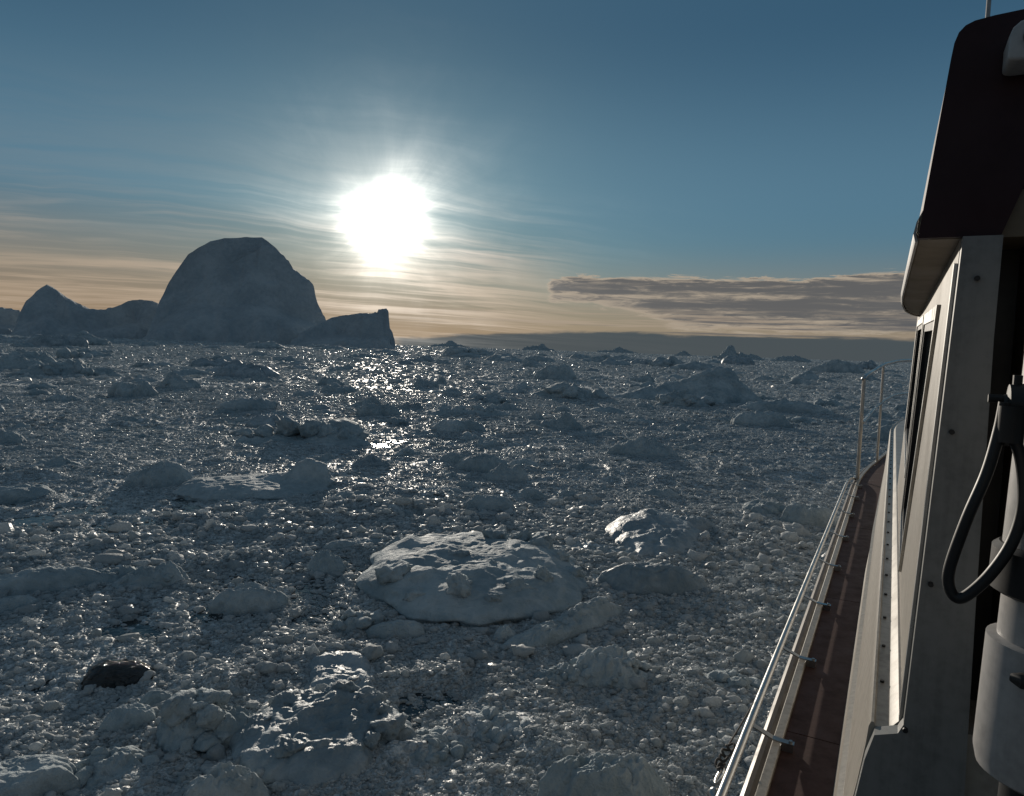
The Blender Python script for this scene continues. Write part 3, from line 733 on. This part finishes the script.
# flybridge: fascia, underside, dark aft bulwark
def roofX(Yv):
    return float(np.interp(Yv, [1.6, 2.2, 3.0, 3.4, 3.8, 4.1, 4.35, 4.5], [.024, .018, .011, .014, .030, .065, .14, .30]))
ys = list(np.linspace(1.60, 4.5, 34))
rings = []
for Yv in ys:
    x = roofX(Yv)
    rings.append([(x + .022, Yv, E0 + .236), (x + .004, Yv, E0 + .240), (x - .003, Yv, E0 + .25), (x - .001, Yv, E0 + .275), (x + .012, Yv, E0 + .305), (x + .03, Yv, E0 + .32), (1.3, Yv, E0 + .33), (1.3, Yv, E0 + .236)])
MB().loft(rings).build('roof_overhang', M_tan, boat)
rings = [[(roofX(Yv) - .004, Yv, E0 + .234), (roofX(Yv) - .008, Yv, E0 + .250), (roofX(Yv) - .004, Yv, E0 + .272), (roofX(Yv) + .008, Yv, E0 + .300), (roofX(Yv) + .012, Yv, E0 + .298), (roofX(Yv) - .0005, Yv, E0 + .268), (roofX(Yv) - .0038, Yv, E0 + .252), (roofX(Yv) + .001, Yv, E0 + .2345)] for Yv in np.linspace(1.612, 4.45, 30)]
MB().loft(rings).build('fascia', M_pipe, boat)
bul = [(.024, .237), (.030, .30), (.040, .40), (.050, .50), (.0565, .565), (.060, .592), (.066, .610), (.076, .621), (.090, .627), (.12, .631), (.165, .634), (.40, .640), (.40, .30), (.20, .35), (.186, .328), (.156, .237)]
mb = MB().add(*aft_panel(bul, 1.585, 1.61)); mb.build('bulwark_end', M_maroon, boat, smooth=False)
side = [(x, z) for x, z in bul[:9]]
rings = []
for Yv in np.linspace(1.612, 3.6, 14):
    k = (Yv - 1.612) / 2.0
    zz = [(x + .001 + .0095 * (1 - (z - .237) / .39) + roofX(Yv) - .024, .325 + (z - .237) * .76 * (1 - .45 * k ** 2)) for x, z in side if True]
    rings.append([(x, Yv, E0 + z) for x, z in zz] + [(x + .02, Yv, E0 + z - .004) for x, z in reversed(zz)])
MB().loft(rings).build('flybridge_coaming', M_maroon, boat)
mb = MB().tube([(.114, 1.66, E0 + .60), (.118, 1.66, E0 + 1.9)], [.0042, .0022], 8); mb.build('antenna', M_pipe, boat)
# lamp housing on the bulwark
lamp = MB().add(*aft_panel([(.137, .520), (.137, .560), (.142, .574), (.152, .583), (.175, .588), (.22, .588), (.22, .517), (.15, .517)], 1.50, 1.583)).build('deck_lamp', M_pipe, boat, bevel=.006)
MB().tube([(.176, 1.494, E0 + .555), (.176, 1.502, E0 + .555)], .02, 16).build('lens', M_glassw, lamp)
# unseen canopy behind and beside the corner post, added to shade it
MB().box((1.45, -.70, E0 + .42), (2.1, 4.5, .03)).build('unseen_shade_roof', M_maroon, boat)

# pipe rail along the gunwale
px_ = [(-.40, -1.0), (-.40, 2.2), (-.41, 2.9), (-.413, 3.8), (-.385, 4.4), (-.398, 6.4), (-.400, 8.6), (-.397, 9.2)]
path = crom([(-.395, -1.0, ZD + .078), (-.395, 1.2, ZD + .078), (-.397, 2.3, ZD + .075), (-.400, 3.7, ZD + .072), (-.397, 6.4, ZD + .072), (-.394, 8.8, ZD + .07), (-.382, 9.3, ZD + .06), (-.352, 9.6, ZD + .03), (-.325, 9.75, ZD - .01)], 8)
rail = MB().tube(path, .0145, 14).build('pipe_rail', M_steel, boat)
for yv in (.9, 1.95, 2.78, 3.62, 4.5, 5.4, 6.35, 7.35, 8.3, 9.1):
    mb = MB()
    pts = [(-.394, ZD + .060), (-.315, ZD + .030), (-.290, ZD + .027), (-.240, ZD + .026)]
    for (xa, za), (xb, zb) in zip(pts[:-1], pts[1:]):
        yo = .05 if False else 0
        mb.add([(xa, yv - .014, za), (xa, yv + .014, za), (xb, yv + .014, zb), (xb, yv - .014, zb), (xa, yv - .014, za + .006), (xa, yv + .014, za + .006), (xb, yv + .014, zb + .006), (xb, yv - .014, zb + .006)],
               [(0, 3, 2, 1), (4, 5, 6, 7), (0, 1, 5, 4), (1, 2, 6, 5), (2, 3, 7, 6), (3, 0, 4, 7)])
    mb.tube([(-.253, yv, ZD + .03), (-.253, yv, ZD + .040)], .007, 8)
    mb.box((-.262, yv, ZD + .012), (.04, .026, .026))
    mb.build('rail_bracket', M_steel, rail, smooth=False)
# pulpit rail round the bow
def gun(Yv, dx=.02): return float(hull_half(Yv)) + dx
pul = MB().tube(crom([(-.33, 9.62, ZD + 1.225), (-.30, 9.70, ZD + 1.275), (gun(10.6), 10.6, ZD + 1.33), (gun(11.5), 11.5, ZD + 1.40), (gun(12.4), 12.4, ZD + 1.44), (gun(13.6), 13.6, ZD + 1.48), (gun(14.8), 14.8, ZD + 1.5), (gun(16.2), 16.2, ZD + 1.5), (1.30, 17.2, ZD + 1.5)], 8), .024, 12).build('pulpit_rail', M_steel, boat)
MB().tube(crom([(-.30, 9.75, ZD + .70), (gun(10.6), 10.6, ZD + .78), (gun(11.6), 11.6, ZD + .86), (gun(12.6), 12.6, ZD + .90), (gun(13.8), 13.8, ZD + .92), (gun(16.2), 16.2, ZD + .92), (1.30, 17.2, ZD + .92)], 8), .018, 10).build('mid_rail', M_steel, pul)
for yv, zt, xx in ((9.66, 1.262, -.315), (11.6, 1.405, gun(11.6)), (15.4, 1.49, gun(15.4))):
    MB().tube([(xx, yv, ZD), (xx, yv, ZD + zt)], .021 if yv < 10 else .017, 12).build('post', M_steel, pul)
# steel knob at the aft end of the pipe rail
pts = [(-.43 - dz * .1, 2.33, ZD + dz) for dz in (-.40, -.03, .01, .028, .040, .045)]
MB().tube(pts, [.024, .026, .026, .022, .012, .003], 20).build('bollard', M_steel, boat)

# ------------------------------------------------------------------ loose gear carried by the boat
def boat_thing(name, label, cat, loc):
    o = empty(name, (loc[0] * math.cos(BOAT_TH) + loc[1] * math.sin(BOAT_TH), -loc[0] * math.sin(BOAT_TH) + loc[1] * math.cos(BOAT_TH), loc[2]), -BOAT_TH)
    tag(o, label, cat); return o
# white ram with black bands, right edge
rx, ry = .238, 1.25
ram = boat_thing('davit', 'white telescopic davit post with black bands, cut by the right edge of the view', 'davit', (rx, ry, E0 - 1.45))
def ring_tube(zs, rs, lean=-.02):
    return MB().tube([(lean * (z) * -1, 0, 1.45 + z) for z in zs], rs, 36)
B = lambda z: (.03 * z, 0, 1.45 + z)
MB().tube([B(z) for z in (-.595, -.593, -.585, -.565, -.42, -.393, -.390)], [.045, .066, .078, .083, .083, .083, .074], 40).build('lower_sleeve', M_pipe, ram)
MB().tube([B(z) for z in (-.392, -.32)], [.070, .070], 40).build('inner_tube', M_pipe, ram)
MB().tube([B(z) for z in (-.325, -.32, -.262, -.255)], [.080, .088, .088, .080], 40).build('black_band', M_black, ram)
MB().tube([B(z) for z in (-.258, .05, .17, .172)], [.076, .076, .076, .06], 40).build('upper_tube', M_pipe, ram)
MB().tube([B(z) for z in (-1.45, -.58)], [.045, .045], 24).build('foot_tube', M_black, ram)
MB().tube([(-.100, -.03, 1.45 - .052), (-.096, -.03, 1.45 - .052), (-.094, -.03, 1.45 - .052), (-.05, -.03, 1.45 - .052), (.02, -.03, 1.45 - .052)], [.012, .013, .027, .031, .031], 20).tube([(-.118, -.03, 1.45 - .046), (-.09, -.03, 1.45 - .046)], .006, 10).tube([(-.085, -.03, 1.45 - .03), (-.085, -.03, 1.45 - .012)], .006, 10).tube([(-.092, -.035, 1.45 - .11), (-.09, -.035, 1.45 - .06)], .016, 14).build('clamp', M_black, ram)
MB().tube([(-.070, -.074, 1.45 - .425), (-.060, -.080, 1.45 - .425), (.03, -.088, 1.45 - .425)], [.006, .011, .011], 12).build('latch', M_black, ram)
# hose loop hanging from the clamp
hose = boat_thing('hose', 'thick black hose hanging in a long loop from the davit clamp', 'hose', (.14, 1.20, E0 - .10))
loop = crom([(-.002, .0, .05), (-.006, .0, .01), (-.017, -.005, -.05), (-.036, -.01, -.115), (-.051, -.01, -.180), (-.053, -.01, -.210), (-.045, -.012, -.229), (-.031, -.014, -.226), (-.004, -.012, -.190), (.019, -.008, -.140), (.028, -.004, -.085), (.021, 0, -.025), (.004, 0, .02), (.0, .0, .05)], 8)
MB().tube(loop, .0078, 14).build('hose_loop', M_black, hose)
MB().tube([(.006, .0, -.005), (.007, 0, .045)], .017, 14).build('coupling', M_black, hose)
# rope and shackle on the bollard
line = boat_thing('mooring_line', 'thin rope and steel shackle made fast at the pipe rail near the bottom edge', 'rope', (-.41, 2.3, ZD))
RX, RY = -.028, .22
MB().tube(crom([(.010, 1.3, .03), (-.012, .9, .02), (-.026, .6, .025), (RX - .012, RY + .1, .035)], 6), .0035, 8).build('rope_end', M_rope, line)
kn = MB()
for k, (c, r) in enumerate([((-.016, .06, .045), .014), ((-.022, .03, .038), .016), ((-.024, -.01, .035), .013), ((-.028, -.05, .034), .015), ((-.020, -.08, .04), .01)]):
    pts = [(RX + c[0] + .016 + r * math.cos(t), RY + .03 + c[1] + r * 1.5 * math.sin(t), c[2] + .006 * math.sin(2 * t + k)) for t in np.linspace(0, 2 * math.pi, 14)]
    kn.tube(pts, .0045, 8)
kn.build('knot', M_rope, line)
MB().tube([(RX + .003 + .011 * math.cos(t), RY - .10 + .05 * math.sin(t), .036 + .010 * math.cos(t)) for t in np.linspace(0, 2 * math.pi, 18)], .004, 8).build('shackle', M_steel, line)

# ------------------------------------------------------------------ light
sd = Vector((math.sin(SUN_AZ) * math.cos(SUN_EL), math.cos(SUN_AZ) * math.cos(SUN_EL), math.sin(SUN_EL)))
sun_d = bpy.data.lights.new('sun', 'SUN'); sun_d.energy = 5.0; sun_d.angle = math.radians(.6); sun_d.color = (1.0, .90, .77)
sun = bpy.data.objects.new('sun', sun_d); COL.objects.link(sun)
sun.rotation_euler = sd.to_track_quat('Z', 'Y').to_euler(); sun.location = (0, 0, 50)

w = bpy.data.worlds.new('World'); SC.world = w; w.use_nodes = True
S.nt = w.node_tree
bg = w.node_tree.nodes['Background']; bg.inputs['Strength'].default_value = .1
sky = w.node_tree.nodes.new('ShaderNodeTexSky'); sky.sky_type = 'NISHITA'; sky.sun_disc = False
sky.sun_elevation = SUN_EL; sky.sun_rotation = SUN_AZ; sky.altitude = 0; sky.air_density = 1.0; sky.dust_density = .6; sky.ozone_density = 2.0
tc = w.node_tree.nodes.new('ShaderNodeTexCoord'); D = tc.outputs['Generated']
x, y, z = sep(D)
el = S.op('ARCSINE', z) * 57.2958; az = S.op('ARCTAN2', x, y) * 57.2958
K = 8.3
def c(*rgb): return tuple(v * K for v in rgb)   # colours as seen, undone by the strength of .1
# distance from the sun in degrees
dot = x * sd.x + y * sd.y + z * sd.z
ds = S.op('ARCCOSINE', S.op('MINIMUM', dot, .999999)) * 57.2958
# clear air
base = mixc(1.0, sky.outputs[0], (.26, .46, .55), 'MULTIPLY')
air = mixc(smooth(24.0, 11.0, el), c(.076, .196, .325), c(.185, .375, .535))
air = mixc(smooth(11.0, 3.0, el), air, c(.25, .38, .45))
base = mixc(.68, base, air)
fill_veil = smooth(27.0, 50.0, el) * smooth(.25, .75, noise(D, 2.2, 6, .6, .5))      # unseen thin cloud overhead, added to raise the neutral fill light
base = mixc(fill_veil * .75, base, c(.36, .38, .38))
# streaky high cloud, flat sheet seen in perspective
zz = S.op('MAXIMUM', z, .0) + .09
ux = x / zz; uy = y / zz
ca, sa = math.cos(math.radians(24)), math.sin(math.radians(24))
u1 = ux * ca + uy * sa; v1_ = uy * ca - ux * sa
wv = noise(D, 4.5, 3, .5, .0) - .5
v1_ = v1_ + wv * .55
n_a = noise(vec(u1 * .26, v1_ * 1.25, 1.3), 1.0, 7, .56, .9)
n_b = noise(vec(u1 * .7, v1_ * 3.6, 7.7), 1.0, 6, .58, .8)
n_m = noise(vec(u1 * .30, v1_ * .5, 4.1), 1.0, 4, .55, .4)
streak = smooth(.40, .60, n_a * .6 + n_b * .4) * smooth(.22, .52, n_m)
left = 1.0 - smooth(-5.0, 8.0, az)
cir = streak * smooth(13.5, 7.0, el + (n_m - .5) * 14.0) * left
cir = S.op('MAXIMUM', cir, streak * .16 * smooth(19.0, 12.0, el + (n_m - .5) * 8.0) * (1.0 - smooth(-14.0, 0.0, az)))
# warm low air
base = mixc(smooth(10.5, 1.0, el + smooth(-12.0, 6.0, az) * 1.5) * (.95 - .10 * smooth(0.0, 16.0, az)), base, c(.60, .42, .265))
ccol = mixc(smooth(10.0, 4.0, el), c(.50, .49, .47), c(.84, .66, .49))
base = mixc(cir * .92, base, ccol)
gap = smooth(.58, .42, n_a * .5 + n_b * .5) * smooth(11.0, 8.0, el) * left * smooth(1.0, 3.5, el)
base = mixc(gap * .18, base, c(.17, .20, .22))
# cloud bank on the right
bw = noise(vec(az * .085, el * .85, 3.1), 1.0, 8, .62, .35)
bn = noise(vec(az * .34, el * 2.6, 9.1), 1.0, 9, .68, .6)
lay = noise(vec(az * .055, el * 1.7, 21.3), 1.0, 8, .60, .5)
top = 6.1 - smooth(5.0, 2.6, az) * .35 + (bn - .5) * 1.7 + smooth(21.0, 29.0, az) * .55
bot = 3.95 - smooth(6.0, 14.0, az) * 1.8 + (bw - .5) * 1.5
tip = smooth(2.3, 3.1, az + (bn - .5) * 1.6)
inside = smooth(0.0, .65, top - el) * smooth(-.7, 1.0, el - bot + (bn - .5) * 2.2) * tip
thick = inside * smooth(.36, .62, lay * .50 + bw * .15 + bn * .35 + smooth(.0, 1.4, top - el) * .05)
bank_c = mixc(smooth(.10, 1.0, thick) * smooth(.0, .9, inside), c(.74, .62, .48), c(.21, .21, .212))
base = mixc(smooth(.05, .45, inside) * (.45 + .55 * smooth(.0, .3, thick)), base, bank_c)
# bright streaks under the bank, then the dark far band on the horizon
st2 = smooth(.47, .60, noise(vec(az * .07, el * 3.0, 5.5), 1.0, 7, .62, .4))
base = mixc(st2 * smooth(1.2, 1.8, el) * smooth(3.8, 2.6, el) * smooth(-12.0, -6.0, az) * .75, base, c(.66, .53, .40))
st3 = smooth(.52, .64, noise(vec(az * .05, el * 2.2, 15.5), 1.0, 7, .62, .4))
base = mixc(st3 * smooth(1.2, 1.8, el) * smooth(3.6, 2.6, el) * smooth(-2.0, 6.0, az) * .8, base, c(.16, .17, .19))
btop = .75 + smooth(-9.5, 6.0, az) * 1.0 + (noise(vec(az * .12, el * .8, 2.2), 1.0, 6, .6, .3) - .5) * 1.3
band = smooth(.0, .30, btop - el) * smooth(-10.5, -8.5, az)
base = mixc(band * .92, base, c(.085, .125, .152))
# the sun veiled by the streaks
n_s = noise(D, 9.0, 6, .6, .6)
da = az - math.degrees(SUN_AZ); de = el - math.degrees(SUN_EL); ph = S.op('ARCTAN2', de, da)
n_r = noise(vec(S.op('COSINE', ph) * 1.8, S.op('SINE', ph) * 5.0, ds * .05), 1.0, 5, .65, .3)
dv = ds * (2.02 - .80 * (n_a * .4 + n_b * .6) - .62 * n_s - .28 * n_r - .15)
glow = (2.718 ** ((dv / 2.15) ** 2.0 * -1.0)) * 8.0 + (2.718 ** ((dv / 4.4) ** 1.5 * -1.0)) * 1.15 + (2.718 ** (dv / 3.6 * -1.0)) * 1.5 * (.05 + 1.6 * streak * smooth(13.0, 9.0, el)) + (2.718 ** (ds / 9.0 * -1.0)) * .08
g = w.node_tree.nodes.new('ShaderNodeVectorMath'); g.operation = 'SCALE'
g.inputs[0].default_value = c(1.0, .93, .82); S.nt.links.new(glow.k, g.inputs['Scale'])
fin = mixc(1.0, base, g.outputs[0], 'ADD')
fin = mixc(smooth(.0, -.6, el), fin, c(.05, .06, .07))
S.nt.links.new(fin, bg.inputs['Color'])

# ------------------------------------------------------------------ render settings
SC.view_settings.view_transform = 'Standard'; SC.view_settings.look = 'None'
SC.view_settings.exposure = -0.56; SC.view_settings.gamma = 1.0; SC.view_settings.use_curve_mapping = False
cy = SC.cycles
cy.max_bounces = 5; cy.diffuse_bounces = 3; cy.glossy_bounces = 3; cy.transmission_bounces = 2; cy.sample_clamp_indirect = 6; cy.sample_clamp_direct = 0
try:
    cy.use_denoising = True; cy.denoiser = 'OPENIMAGEDENOISE'; cy.denoising_prefilter = 'ACCURATE'
except Exception: pass
